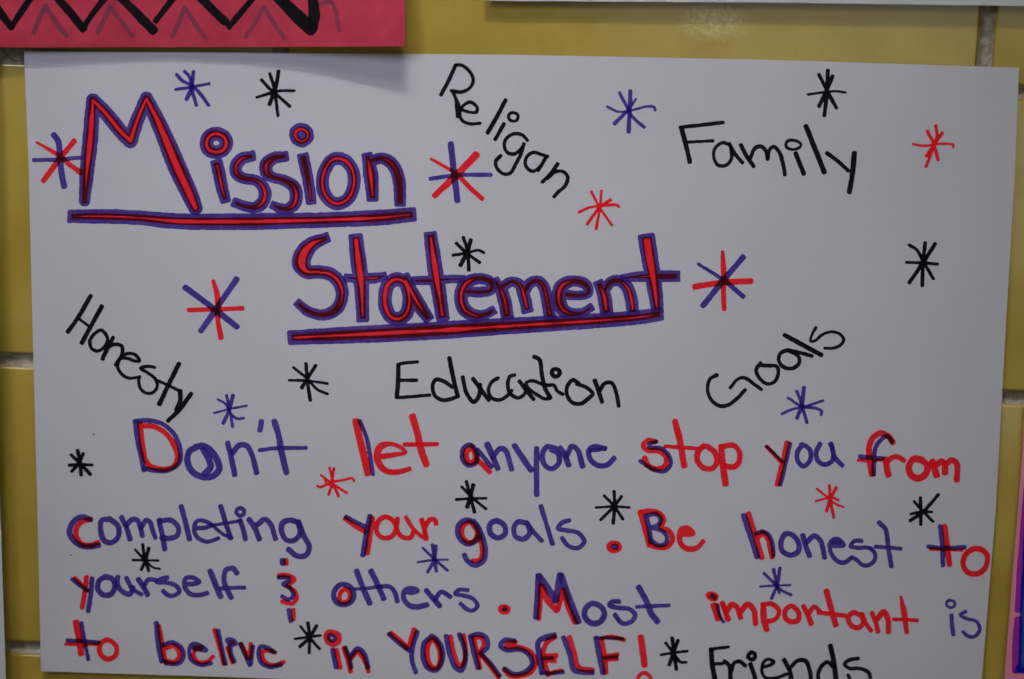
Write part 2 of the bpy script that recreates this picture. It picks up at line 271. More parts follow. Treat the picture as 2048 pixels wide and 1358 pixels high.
INK = """
W Mission|large red title word "Mission" outlined in purple, with underline
L
o00 110 675,1605,92 695,1360,118 722,1100,128 742,800,112
o00 118 742,800,110 850,910,118 960,1045,118 1042,1125,118
o00 118 1042,1125,120 1100,950,112 1170,785,108
o00 118 1170,785,108 1270,990,128 1420,1345,150 1500,1520,140 1562,1660,120
L
o00 112 1725,1068 1790,1095 1808,1150 1780,1200 1725,1215 1668,1195 1650,1140 1672,1090 1725,1068
o01 100 1735,-35,104 1757,60,104 1775,150,98 1795,220,92
L
o01 100 2000,-108,90 1930,-90,100 1885,-30,105 1892,30,100 1945,65,92 2045,85,92 2098,130,100 2118,200,105 2090,268,105 2030,300,95 1960,290,88 1890,265,84
L
o11 100 220,-108,88 140,-95,100 82,-40,112 90,30,105 140,60,90 230,85,92 300,130,105 322,200,108 300,280,105 240,312,90 180,300,82 145,285,70
L
o10 100 362,1030 402,1048 415,1085 392,1120 355,1128 320,1100 315,1060 335,1038 362,1030
o11 100 380,-90,96 400,0,96 420,100,94 438,235,88
L
o11 105 650,-92 720,-70 770,0 785,90 760,190 710,250 640,268 575,230 535,150 532,60 565,-30 600,-75 650,-92
L
o11 110 892,-95,92 915,30,122 925,130,112 930,205,100
o11 105 930,-78,85 1010,-92,95 1085,-50,105 1130,30,105 1148,130,103 1150,245,98
L underline
o01 120 592,370,110 900,372,118 1150,385,118 1400,408,128 1700,413,132 2045,412,134
o11 125 -5,412,134 300,405,128 520,400,124 800,390,126 1000,380,128 1225,357,118
W Statement|large red title word "Statement" outlined in purple, with underline
L
o11 100 548,548,92 450,590,120 385,660,148 362,745,152 402,808,122 500,815,110 600,835,110 665,900,110 688,990,105 660,1090,105 590,1145,98 500,1155,88 410,1125,88 345,1072,76
L
o11 120 800,565,118 815,700,130 840,900,125 848,1050,112 852,1165,104
o11 80 735,862,70 850,868,85 960,862,90 1015,850,70
L
o11 112 1120,872 1190,900 1220,980 1222,1080 1190,1160 1130,1190 1070,1165 1035,1090 1030,1000 1058,910 1120,872
o11 110 1195,880,105 1240,970,112 1290,1060,118 1365,1170,95
L
o11 118 1397,545,112 1415,680,120 1440,850,125 1465,1000,120 1488,1155,112
o11 76 1275,884,72 1400,882,80 1540,872,72 1640,870,66
L
o11 90 1690,972,85 1800,975,85 1880,955,85 1868,890,92 1760,868,92 1668,918,112 1637,1020,112 1670,1118,112 1760,1165,100 1840,1152,85 1882,1130,78
L
o21 100 -125,895,76 -78,980,105 -55,1060,112 -42,1145,108
o21 90 -70,925,90 0,890,82 60,915,92 95,1000,105 118,1095,100
o21 90 105,960,90 150,900,90 210,888,92 252,930,98 278,1030,100 300,1150,100
L
o21 90 435,995,80 530,1002,80 610,982,78 590,915,92 490,888,95 400,925,112 372,1010,118 402,1110,112 480,1148,95 560,1140,78 620,1105,72
L
o21 95 700,922,92 735,1000,112 752,1110,110
o21 95 740,960,85 790,895,92 860,885,92 922,940,100 952,1030,105 965,1115,100
L
o21 140 1080,575,140 1100,700,138 1128,860,130 1145,980,122 1158,1095,105
o21 90 900,862,66 1000,852,84 1150,850,96 1302,848,92
L underline
o11 135 310,1338,120 800,1315,138 1400,1285,145 1700,1266,142 2045,1245,132
o21 125 -5,1245,132 500,1215,126 1000,1178,116 1155,1155,112
S purple
p00 32 1545,577 1530,700 1492,792
p00 28 1475,572 1515,615 1540,740 1568,840
p00 28 1412,598 1460,645 1540,690 1600,750 1665,838
p00 24 1405,715 1530,695 1670,668
S black
k10 26 110,590 140,680 160,800 175,920
k10 32 180,572 160,690 108,832
k10 26 45,640 100,700 170,760 268,848
k10 24 5,778 80,755 180,727 305,725
S purple
p20 34 945,730 940,880 932,1050
p20 26 860,742 905,830 960,930 1055,1015
p20 30 990,790,16 930,875,26 822,985,34
p20 20 762,853 850,892 950,882 1080,850 1135,856 1145,880
S black
k30 32 478,565 470,740 450,922
k30 30 408,598 470,720 545,860
k30 32 515,610 470,720 408,848
k30 20 320,755 420,740 540,728 618,740
S red
r30 24 1340,1005 1350,1080 1320,1180 1263,1328
r30 28 1275,1052 1320,1140 1358,1275
r30 28 1390,1065 1330,1150 1268,1245
r30 20 1160,1150 1240,1165 1400,1147 1480,1158 1478,1175
S red and purple
p00 48 432,1080 465,1130 478,1250 490,1370 512,1485
p00 32 272,1278 450,1275 655,1258
r00 30 295,1138,20 450,1230,36 550,1310,40 640,1375,44
r00 44 590,1130 500,1240 420,1345 348,1440
S red and purple
p10 50 1556,1155 1580,1360 1608,1598
p10 32 1395,1427 1600,1400 1875,1396
r10 32 1400,1270,20 1600,1390,34 1720,1510,38 1805,1585,38
r10 54 1755,1240,60 1600,1400,56 1430,1560,46
S red and purple
p01 48 1482,940 1700,1100 1890,1250
p01 46 1888,875 1740,1090 1608,1282
r01 40 1705,890,30 1735,1000,44 1740,1200,40 1765,1335,44
r01 36 1512,1118 1740,1112 1935,1105
S red and purple
p21 34 1490,752,26 1690,880,34 1845,1008,42
p21 46 1845,698 1690,880 1528,1080
r21 40 1682,655,28 1690,800,44 1690,1000,38 1695,1108,38
r21 48 1465,932 1690,898 1905,888
S black
k11 28 1657,540 1690,650 1700,798
k11 34 1715,562 1685,660 1635,758
k11 26 1600,585 1680,660 1785,738
k11 24 1575,680 1690,662 1775,640 1820,660
S red
r21 20 635,175 700,300 797,440
r21 22 715,168 702,300 672,470
r21 26 785,240 700,300 603,430
r21 20 537,337 620,300 760,282 840,280 855,295
S black
k31 26 1130,600 1190,640 1240,730 1320,868
k31 30 1255,585 1240,740 1232,922
k31 32 1335,590 1245,730 1130,898
k31 24 1107,738 1240,742 1352,752
S purple
p02 20 1742,475 1800,510 1840,580 1890,628 1945,625
p02 24 1810,445 1835,560 1858,692
p02 30 1860,445 1830,560 1785,662
p02 18 1712,583 1840,550 1970,525
S black
k02 30 620,885 640,980 648,1075
k02 28 570,920 640,985 720,1072
k02 26 665,910 635,980 575,1048
k02 26 555,1000 640,995 733,998
S black
k12 28 400,190 410,320 433,478
k12 22 300,220 410,310 490,395 570,430
k12 30 475,205 410,310 367,378
k12 22 265,322 410,325 570,348
S purple
p32 32 287,382 270,520 232,622
p32 26 230,410 270,520 310,658
p32 24 160,462 270,530 380,545 428,568 425,598
p32 22 113,590 190,555 300,530 438,485
S red
r12 22 588,1022 610,1130 580,1235
r12 24 622,1030 610,1120 657,1245
r12 20 520,1080 600,1140 725,1222
r12 20 490,1165 512,1176 600,1137 700,1118 770,1105 783,1125
r12 16 540,1095 570,1150 600,1165
S black
k12 28 1680,1132 1710,1240 1745,1372
k12 34 1735,1162 1715,1240 1688,1330
k12 26 1645,1175 1710,1240 1775,1300 1835,1348
k12 22 1600,1275 1720,1265 1838,1265
S black
k22 28 815,1212 820,1340 808,1460
k22 24 737,1245 810,1320 885,1430
k22 26 873,1252 815,1330 710,1435
k22 20 670,1338 820,1330 938,1338
S red
r32 18 390,1188 480,1260 540,1310 605,1335
r32 24 490,1165 497,1270 525,1415
r32 26 545,1182 495,1275 468,1365
r32 18 383,1287 450,1268 520,1262 562,1280
S black
k33 28 1217,-88 1222,20 1220,122
k33 28 1358,-112 1240,20 1138,92
k33 24 1167,-60 1225,5 1318,100
k33 22 1142,40 1220,22 1308,24
S black
k03 26 1140,285 1158,400 1187,490
k03 28 1188,315 1165,400 1130,482
k03 20 1080,325 1160,410 1225,468 1275,478
k03 20 1062,408 1160,410 1263,412
S purple
p13 28 1410,288 1425,400 1440,492
p13 28 1438,295 1425,400 1372,502
p13 22 1332,312 1420,395 1530,490
p13 18 1292,425 1420,407 1530,405
S black
k13 28 415,912 428,1030 425,1148
k13 28 483,935 425,1030 352,1098
k13 24 357,940 425,1025 508,1118
k13 22 312,1038 425,1022 513,1010
S black
k23 30 1280,1032 1295,1150 1312,1278
k23 30 1325,1052 1290,1150 1257,1242
k23 22 1228,1070 1290,1150 1345,1222 1390,1225
k23 22 1192,1165 1290,1148 1398,1135
S purple
p33 28 95,475 75,600 30,712
p33 24 45,485 70,600 90,668
p33 24 -30,515 40,585 110,650 183,685
p33 18 -62,620 60,612 178,608
W Religan|black word "Religan" slanting down towards the right
L
k10 32 1592,525 1540,640 1478,755
k10 28 1595,520 1645,522 1710,575 1735,640 1710,700 1640,735 1562,725
k10 40 1575,740,26 1600,800,30 1612,860,50 1615,925,40
L
k10 26 1635,872 1700,895 1762,895 1765,855 1710,815 1655,845 1628,900 1645,960 1700,988 1788,985
L
k10 34 1993,802 1925,930 1852,1058
L
k10 32 1980,992 1912,1112
k10 24 2058,900 2092,920 2085,958 2050,968 2018,945 2025,910 2058,900
L
k20 28 122,1120 85,1080 20,1068 -40,1100 -62,1160 -40,1215 10,1232 50,1212 78,1180
k20 30 95,1150 72,1230 25,1320 -10,1380 -65,1390 -120,1345 -130,1290 -92,1245
L
k20 28 282,1248 230,1232 170,1217 112,1262 112,1330 165,1368 225,1332 268,1260
k20 26 275,1255 240,1310 210,1362
L
k20 32 363,1312 310,1385 245,1452
k21 30 285,65 340,18 405,12 445,55 425,125 370,175 337,212
W Family|black word "Family" at the upper right
L
k20 30 1345,1017 1500,1000 1685,978
k20 38 1352,1020 1385,1140 1420,1290
k20 26 1392,1137 1500,1130 1603,1125
L
k20 28 1740,1160 1685,1140 1625,1180 1612,1255 1645,1318 1705,1322 1752,1270 1745,1170
k20 32 1735,1150 1780,1230 1840,1298
L
k20 34 1830,1160 1870,1240 1930,1325
k30 32 -140,1260 -105,1185 -55,1170 -15,1210 -2,1270
k30 32 -2,1265 10,1200 45,1172 92,1220 120,1310 135,1393
L
k30 38 222,1228 255,1310 285,1385
k30 24 150,1132 200,1120 262,1150 255,1175 195,1195 145,1172 150,1132
L
k30 42 305,1012 372,1180 448,1372
L
k30 34 475,1225 560,1290 640,1362
k30 42 690,1225 680,1330 668,1430 650,1530
W Honesty|black word "Honesty" slanting down at the left
L
k01 36 723,1008 620,1185 543,1290
k01 36 812,1092 730,1240 655,1378
k01 24 622,1182 700,1240
L
k02 28 850,-35 810,-78 755,-50 718,10 733,68 775,88 830,60 860,-5 845,-50
L
k02 34 903,-18 860,60 820,150
k02 30 862,60 915,35 972,48 975,110 925,195
L
k02 26 975,145 1030,150 1065,165 1115,168 1080,118 1020,108 965,145 940,210 975,275 1035,305 1105,297
L
k02 26 1232,218 1190,210 1122,225 1180,262 1240,310 1257,370 1225,418 1170,425 1122,385 1108,325 1115,295
L
k02 38 1428,192 1345,360 1275,508
k02 26 1245,320 1340,360 1435,408
L
k02 38 1438,412 1440,480 1410,555
k02 36 1525,432 1430,560 1345,642
W Education|black word "Education" across the middle
L
k12 26 1290,175 1200,182 1148,192 1138,200
k12 36 1137,200 1135,330 1125,455
k12 28 1128,460 1250,452 1385,440
k12 28 1140,322 1282,322
L
k12 36 1545,148 1575,300 1610,445
k12 32 1565,375 1500,330 1435,318 1410,370 1430,445 1490,480 1560,470 1612,450
L
k12 34 1652,298 1680,420 1740,495 1782,445 1790,360
k12 34 1735,312 1800,400 1858,478
L
k12 30 1932,305 1885,335 1857,400 1880,460 1940,480 2000,450 2042,405
L
k22 30 20,280 -15,290 -35,350 -15,425 50,462 100,430 112,395
k22 32 62,332 110,400 172,472
L
k22 34 180,135 218,155 238,270 262,380 305,460
k22 28 300,468 262,470 200,438 135,390 112,345 160,325 240,352 290,362
L
k22 28 285,362 335,362 362,408 405,432
k22 34 350,232 378,245 375,280 345,292 320,270 325,240 350,232
L
k22 32 530,345 485,320 442,368 438,430 480,498 550,508 615,462 645,430 595,380 520,352
L
k22 36 662,327 695,420 718,492
k22 32 705,400 740,347 795,342 832,420 852,525
W Goals|black word "Goals" slanting up towards the right
L
k22 30 1635,280 1582,312 1562,390 1590,475 1655,525 1725,520 1795,470 1860,400
k22 28 1745,380 1800,315 1855,302 1930,350 1990,393
L
k32 30 -60,185 -95,240 -60,315 0,352 55,330 82,260 70,212 10,205 -50,203
L
k32 32 150,85 98,110 85,160 120,212 190,228 245,190 245,135 195,98 150,85
k32 30 160,82 250,100 350,128
L
k32 38 135,-38 260,30 423,118
L
k32 24 382,-98 350,-40 340,10 375,5 430,-40 500,-65 570,-50 605,-5 580,40 520,65 455,65
W Friends|black word "Friends" at the bottom right
L
k23 40 1592,1125 1600,1250 1625,1380 1635,1440
k23 26 1590,1122 1650,1112 1728,1102
k23 28 1600,1238 1680,1235
L
k23 36 1700,1220 1735,1250 1745,1340 1750,1420
k23 32 1755,1290 1775,1230 1820,1218 1862,1250
L
k23 36 1905,1242 1930,1310 1955,1410
k23 32 1912,1145 1940,1160 1935,1195 1905,1200 1885,1180 1912,1145
L
k33 28 -35,1262 30,1240 45,1222 0,1200 -38,1230 -48,1300 -20,1348 60,1350 150,1318
L
k33 38 130,1208 175,1300 190,1430
k33 34 182,1265 235,1212 300,1215 335,1300 345,1430
L
k33 42 500,1098 522,1200 540,1330 548,1430
k33 32 520,1262 475,1222 425,1260 400,1330 420,1400 480,1410 530,1370
L
k33 30 718,1195 655,1205 612,1240 650,1272 740,1275 805,1310 815,1370 780,1420 700,1420
k33 28 640,1328 670,1385 700,1418
W Dont|word "Don't" in purple with a red and purple D
L
p02 42 1082,655 1100,800 1130,940 1150,1035
p02 36 1078,650 1180,643 1300,672 1395,760 1442,880 1430,985 1340,1042 1230,1042 1150,1022
r02 44 1120,675 1132,800 1160,950 1190,1000
r02 42 1135,685 1230,692 1330,752 1395,850 1418,940 1380,1012 1290,1032 1190,1005
L
p02 52 1570,855 1512,890 1497,970 1530,1045 1610,1092 1695,1090 1752,1030 1735,960 1685,885 1620,845 1565,855
p02 50 1625,880 1672,960 1680,1020 1640,1062
L
p02 44 1820,828 1850,950 1875,1072
p02 44 1860,900 1910,842 1970,845 2010,910 2035,1000 2048,1055
L
p12 42 42,655 32,718
L
p12 50 148,655 180,760 205,900 243,1055
p12 32 30,880 150,865 398,862
W let|red word "let" with a purple stroke along the l
L
r12 58 800,655 830,800 868,950 892,1060
p12 32 830,648 880,770 905,880 935,1072
L
r12 42 1015,930,48 1110,915,38 1195,898,30 1140,850,36 1070,830,40 1000,850,56 968,910,56 985,990,56 1040,1045,48 1130,1055,44 1225,1030,38
L
r12 56 1252,615 1290,750 1320,880 1358,990
r12 36 1188,835 1300,835 1445,832
W anyone|purple word "anyone" with red filling its first letter
L
p12 36 1735,850 1700,835 1655,868 1650,950 1690,1000 1750,988 1768,920 1740,855
r12 44 1720,860 1685,885 1680,935 1700,978 1742,968 1752,910 1722,862
p12 36 1770,878 1830,950 1880,1010
r12 42 1770,960 1820,1005 1865,1052
L
p12 48 1850,838 1890,930 1930,1022
p12 42 1890,935 1950,868 1990,880 2020,950 2040,1030
L
p22 48 22,848 90,950 150,1035
p22 44 197,870 195,1000 198,1230
L
p22 42 345,862 275,855 240,930 268,1005 320,1028 375,980 368,905 320,878
L
p22 48 388,868 430,940 450,995
p22 44 440,920 480,850 525,880 562,1005
L
p22 42 740,868 655,850 612,885 632,960 690,1003 760,998 815,945
p22 34 620,885 740,868
W stop|red word "stop" with a purple stroke in the s
L
r22 42 1140,812 1090,800 1048,840 1080,880 1170,888 1228,935 1225,1000 1160,1030 1092,1005 1060,945
p22 32 1152,812 1100,832 1100,855 1190,865 1252,920 1270,990 1220,1048 1140,1040 1070,1002 1025,968
L
r22 52 1303,655 1340,800 1375,1000
r22 32 1225,850 1350,858 1480,868
L
r22 46 1530,848 1490,885 1480,960 1530,1020 1600,1025 1638,970 1618,895 1560,850
L
r22 52 1672,855 1685,1000 1705,1145
r22 44 1690,850 1770,842 1818,900 1808,985 1765,1015 1705,1005
W you|word "you" in purple with a red and purple y
L
r32 34 -5,855 55,920 112,985
p32 22 -15,850 50,905 112,970
r32 44 152,825 130,930 105,1030 75,1150
p32 32 178,830 152,940 130,1040 100,1155
L
p32 38 275,838 235,895 240,970 285,1008 335,960 338,885 300,845 265,838
L
p32 38 415,832 385,900 400,965 450,995 508,970 522,900 502,832
p32 36 508,835 530,930 592,1000
W from|red word "from" with purple shading on the f
L
r32 48 995,815 960,768 905,745 840,778 808,860 812,950 828,1070
p32 34 990,808 950,768 900,800 860,860 850,960 845,1072
p32 34 735,930 820,940 912,945
r32 26 722,960 800,965 900,960
L
r32 50 940,955 948,1020 962,1075
r32 42 950,975 990,940 1040,935 1085,962
L
r32 54 1225,958 1165,950 1125,1015 1145,1080 1205,1105 1262,1065 1272,1000 1215,952
L
r32 54 1315,975 1345,1075
r32 50 1340,1005 1385,970 1410,990 1415,1055
r32 48 1415,1000 1465,960 1508,990 1508,1115
W completing|purple word "completing" with a red and purple c
L
p03 44 718,80 650,62 580,110 555,190 600,265 680,302 785,290
r03 42 722,85 660,98 612,155 612,225 660,280 720,290 780,268
L
p03 44 870,82 812,92 805,170 830,250 885,270 942,225 945,140 880,82
L
p03 42 972,70 1010,150 1038,238
p03 42 1012,125 1060,82 1098,90 1122,150 1137,210
p03 38 1130,150 1168,88 1200,110 1222,180 1242,228
L
p03 42 1272,92 1295,200 1315,318
p03 42 1280,95 1370,92 1425,150 1412,215 1345,235 1292,228
L
p03 44 1448,-18 1480,100 1512,235
L
p03 34 1555,155 1640,148 1690,128 1620,92 1570,100 1550,160 1575,225 1655,262 1742,235
p03 28 1690,125 1780,200 1850,232
L
p03 42 1765,-18 1800,100 1840,228
p03 28 1690,130 1800,115 1915,95
L
p03 40 1920,95 1945,170 1960,238
p03 32 1918,-8 1948,10 1945,42 1915,55 1890,35 1893,5 1918,-8
L
p13 46 -52,88 -10,150 25,235
p13 42 18,120 70,82 115,120 155,235
L
p13 44 335,108 270,88 212,115 205,180 240,245 300,252 350,200 345,125
p13 44 340,105 385,220 425,300 400,368 330,375 262,325
W your|red word "your" with a purple stroke over the y
L
r13 36 712,78 790,135 870,182
p13 34 722,65 800,105 880,145
r13 42 930,75 912,200 890,350
p13 44 910,60 885,180 855,365
L
r13 40 1020,65 970,110 968,190 1020,232 1088,215 1120,140 1080,80 1020,65
L
r13 38 1130,80 1125,165 1170,225 1235,228 1258,180
r13 34 1200,70 1250,150 1310,210 1355,235
L
r13 42 1325,92 1345,160 1358,235
r13 38 1348,150 1385,88 1430,85 1438,115
W goals|purple word "goals" with a red and purple g
L
p13 42 1740,100 1670,90 1615,140 1620,220 1680,278 1750,260 1788,180 1745,105
p13 42 1740,100 1800,200 1833,330 1815,415 1750,448 1685,410 1665,370
r13 36 1695,105 1652,145 1652,220 1700,265 1745,250 1765,180 1715,110
r13 36 1760,160 1792,250 1805,350 1785,405 1735,412
L
p13 44 1920,95 1872,120 1870,190 1930,230 1988,200 1985,135 1920,95
L
p23 42 110,112 50,102 15,150 30,220 90,240 140,195 125,120
p23 36 120,108 170,180 235,252
L
p23 38 232,-18 275,120 322,275
L
p23 36 455,92 400,110 368,155 430,170 530,192 577,258 530,310 450,295 402,235
L full_stop
r23 38 815,270 855,285 858,315 825,335 785,328 772,295 790,275 815,270
p23 40 812,300 828,302
W Be|red word "Be" with purple lines inside the B
L
r23 44 1025,30 1060,150 1095,285
r23 42 1025,25 1110,18 1190,45 1212,95 1190,145 1255,175 1283,240 1240,300 1165,308 1095,285
p23 38 1072,55 1095,150 1110,260
p23 34 1072,55 1150,42 1188,85 1165,130 1120,148 1195,175 1238,225 1220,280 1170,290 1112,252
L
r23 48 1352,200,52 1445,195,42 1405,155,44 1355,165,50 1338,215,48 1350,280,46 1400,318,46 1480,308,42 1525,260,38
W honest|purple word "honest" with a red and purple h
L
p23 46 1852,55 1900,200 1958,380
r23 44 1890,42 1940,200 1995,385
r33 42 -80,225 -40,195 0,240 15,310 32,380
p33 32 -95,200 -45,178 5,205 38,290 45,368
L
p33 42 190,205 140,200 105,260 115,335 180,368 240,340 245,272 190,205
L
p33 44 278,215 300,290 330,370
p33 42 312,265 370,215 420,255 452,385
L
p33 36 490,290 550,295 605,288 560,240 505,258 498,335 548,412 610,428 662,392
p33 24 515,270 580,268
L
p33 34 745,255 692,255 660,298 720,310 810,312 858,368 830,435 760,450 712,410 672,385
L
p33 38 890,110 940,165 960,300 985,455
p33 32 862,300 960,308 1058,318
W to|word "to" in red and purple at the end of its line
L
p33 36 1375,140 1392,300 1398,448
r33 46 1412,142 1432,300 1448,440
p33 34 1282,300 1400,312 1570,305
r33 24 1300,320 1400,325 1550,330
L
r33 44 1650,318 1585,355 1558,440 1600,508 1680,515 1740,460 1750,370 1705,325 1650,318
W yourself|purple word "yourself" with a red and purple y
L
r33 1 0,0 1,1
p03 32 578,562 640,612 700,650
p03 40 735,560 725,680 705,812
r03 32 600,552 660,610 695,650
r03 40 690,548 680,650 658,785
L
p03 44 845,542 795,568 782,640 830,688 890,678 918,610 890,555 840,542
L
p03 42 940,548 942,610 980,662 1040,680 1060,630
p03 38 1012,555 1060,640 1125,680
L
p03 42 1108,565 1150,630 1178,682
p03 36 1150,622 1185,565 1250,570
L
p03 36 1335,548 1280,562 1255,585 1330,588 1405,612 1432,660 1390,690 1340,688 1305,655
L
p03 38 1482,600 1540,600 1590,582 1540,548 1482,555 1475,620 1520,678 1590,688 1652,672
L
p03 48 1680,500 1720,600 1760,695
L
p03 42 1890,510 1862,475 1805,488 1790,570 1812,640 1845,705
p03 34 1765,635 1850,630 1948,628
W and|curly "and" sign in red and purple made of dots and a three
L
p13 46 212,415 212,430
r13 40 240,412 242,432
L
r13 34 185,530 250,528 308,562 270,602 255,615 310,655 325,710 290,755 210,740
p13 32 182,548 258,550 268,572 218,600 275,635 298,690 262,722 208,698
L
r13 34 300,808 302,880
p13 38 263,808 278,892
W others|purple word "others" with a red ring inside the o
L
p13 42 735,612 672,605 625,660 630,730 680,765 750,750 782,690 765,635 735,612
r13 36 708,642 678,665 665,705 682,745 728,738 752,690 738,652 708,642
L
p13 46 805,500 850,620 908,750
p13 28 760,638 830,638 900,632 1000,615
L
p13 46 920,500 970,600 1018,712
p13 38 985,620 1070,622 1110,670 1128,735
L
p13 44 1190,660 1240,665 1285,652 1230,635 1185,660 1182,720 1230,772 1290,782 1362,765
L
p13 42 1362,652 1410,710 1465,772
p13 38 1430,722 1480,662 1550,700
L
p13 34 1690,648 1622,645 1592,678 1650,690 1735,718 1770,772 1730,812 1680,798 1635,758
L full_stop
r13 36 1985,778 2015,792 2012,815 1985,825 1955,815 1952,790 1985,778
p13 26 1980,802 1992,800
W Most|word "Most" in purple with a red and purple M
L
p23 46 210,535 205,650 192,860
p23 56 222,540 290,640 348,725
p23 50 350,720 368,620 382,530
p23 54 395,535 450,700 528,895
r23 38 228,615 225,750 215,875
r23 50 240,625 290,740 355,805
r23 44 365,800 405,660
r23 44 410,650 450,790 502,900
L
p23 46 640,755 592,790 580,855 630,910 700,905 738,840 712,782 640,755
L
p23 38 852,740 800,740 780,768 850,790 938,800 985,850 950,902 880,912 825,848
L
p23 48 1015,630 1070,730 1110,830 1158,895
p23 32 998,782 1120,775 1252,770
W important|red word "important" with purple marks on its first letter
L
r23 56 1615,775 1645,870
p23 28 1642,768 1660,850 1688,900
r23 32 1598,675 1635,692 1630,718 1595,720 1568,702 1565,682 1598,675
p23 34 1600,695 1615,705
L
r23 44 1682,755 1725,878
r23 46 1712,820 1760,762 1800,790 1825,862
r23 46 1830,820 1880,762 1928,800 1945,912
L
r23 50 2008,765 2012,880 2032,960
r33 40 -35,765 30,758 88,815 58,882 5,898
L
r33 42 180,775 138,810 138,870 180,900 238,890 245,830 210,785 180,775
L
r33 42 285,782 320,850 345,912
r33 38 322,840 370,782 410,812
L
r33 48 468,660 500,780 540,922
r33 36 405,828 500,838 620,852
L
r33 42 740,848 680,828 642,870 660,925 720,948 762,905 745,852
r33 38 752,840 780,910 820,968
L
r33 40 832,835 860,900 878,975
r33 46 872,880 925,822 958,880 962,978
L
r33 36 1062,705,26 1085,820,46 1108,982,36
r33 30 1005,880 1100,885 1188,890
W is|small purple word "is" near the lower right edge
L
p33 34 1466,850 1470,920 1480,1000
p33 24 1458,730 1490,745 1485,778 1455,788 1428,768 1432,740 1458,730
L
p33 28 1578,820 1535,845 1590,878 1665,898 1692,960 1650,1020 1595,1015 1558,982
W to|word "to" in red and purple at the lower left corner
L
r03 52 608,910 630,1030 648,1150
p03 32 652,912 675,1050 705,1198
p03 32 540,1050 660,1055 785,1065
r03 26 525,1080 660,1082 780,1080
L
r03 42 848,1048 802,1080 800,1155 860,1200 922,1170 932,1105 885,1055 848,1048
W belive|word "belive" in mixed red and purple
L
p03 42 1250,915 1265,1080 1292,1215
r03 34 1272,935 1300,1100 1325,1235
p03 34 1300,1090 1370,1065 1440,1100 1468,1165 1440,1225 1370,1238 1305,1215
r03 36 1325,1112 1390,1095 1428,1135 1430,1185 1390,1222 1325,1205
L
p03 34 1550,1115 1648,1130 1600,1092 1535,1080 1512,1130 1530,1205 1600,1245 1685,1232
r03 34 1560,1112 1610,1108 1560,1130 1545,1165 1580,1218 1650,1220 1700,1182
L
r03 34 1715,968 1745,1080 1785,1235
p03 36 1742,975 1770,1100 1800,1235
L
r03 34 1818,1110 1835,1170 1855,1225
p03 36 1838,1105 1850,1170 1870,1215
p03 30 1812,1045 1860,1045 1885,1075 1845,1088 1812,1045
r03 26 1845,1068 1858,1070
L
p03 36 1920,1080 1960,1170 1995,1245
r03 36 1930,1080 1980,1190
r03 34 2003,1080 1995,1190
p03 34 2020,1100 2005,1235
L
p13 36 140,1140 90,1108 40,1100 20,1150 40,1225 110,1262 195,1245
r13 34 150,1145 95,1130 55,1140 55,1190 95,1238 150,1245 220,1225
W in|small word "in" in red and purple
L
r13 38 645,1130 672,1265
p13 38 612,1128 638,1262
r13 44 612,985 655,1005 660,1055 620,1080 575,1060 560,1015 580,985 612,985
p13 26 605,1010 630,1030 615,1055 588,1040 582,1015 605,1010
L
r13 40 702,1115 730,1200 755,1295
p13 34 715,1108 745,1190 762,1265
p13 38 760,1170 810,1115 860,1150 895,1262
r13 36 765,1190 810,1145 860,1200 898,1295
W YOURSELF|capital word "YOURSELF!" in red and purple
L
r13 40 1080,992 1150,1050 1205,1105
r13 44 1262,965 1230,1080
p13 36 1062,1000 1140,1070 1220,1128
p13 38 1288,985 1250,1110 1245,1200 1275,1302
L
p13 42 1405,1018 1345,1070 1335,1180 1370,1265 1438,1288 1488,1210 1480,1100 1430,1030 1400,1018
r13 42 1410,1040 1372,1100 1370,1190 1400,1260 1450,1265 1472,1190 1458,1100 1410,1040
L
p13 40 1518,1018 1545,1150 1590,1265 1640,1288 1672,1200 1655,1080 1625,1005
r13 36 1555,1020 1582,1150 1628,1255 1668,1200 1675,1100 1658,1010
L
p13 42 1712,1022 1742,1150 1772,1265
r13 34 1740,1030 1768,1150 1790,1270
p13 38 1722,1012 1780,998 1842,1032 1850,1105 1795,1155
r13 34 1752,1030 1800,1028 1818,1080 1785,1148
p13 34 1800,1160 1870,1230 1945,1328
r13 36 1800,1172 1870,1255 1935,1345
L
p23 38 18,1052 -55,1045 -92,1092 -40,1128 60,1122 138,1170 160,1240 110,1298 20,1318 -60,1278
r23 38 25,1062 -30,1072 -45,1098 40,1100 140,1135 188,1215 155,1300 60,1335 -20,1328 -58,1288
L
p23 46 335,1010 250,1032 210,1065 220,1180 240,1305
r23 42 340,1025 282,1062 252,1130 262,1240 290,1320
r23 48 260,1180 345,1175
r23 30 270,1215 345,1215
p23 28 240,1195 320,1190
p23 32 240,1308 330,1312 405,1303
r23 28 280,1325 340,1298 400,1288
L
p23 40 412,1030 460,1160 495,1285 560,1305 640,1308
r23 42 460,1030 500,1160 535,1265 640,1288
L
p23 44 672,1035 695,1160 725,1305
p23 28 672,1028 780,1032 880,1035
r23 40 718,1045 738,1170 750,1305
r23 34 720,1032 800,1020 892,1045
r23 36 735,1180 840,1162
r23 32 740,1208 838,1200
p23 26 742,1190 838,1180
L exclamation_mark
r23 52 1030,1028 1045,1140 1058,1242
r23 32 1055,1308 1105,1345 1100,1400 1055,1420 1015,1395 1012,1340 1055,1308
D speck
k02 6 742,752 758,758
D speck
k03 5 562,368 573,370
"""
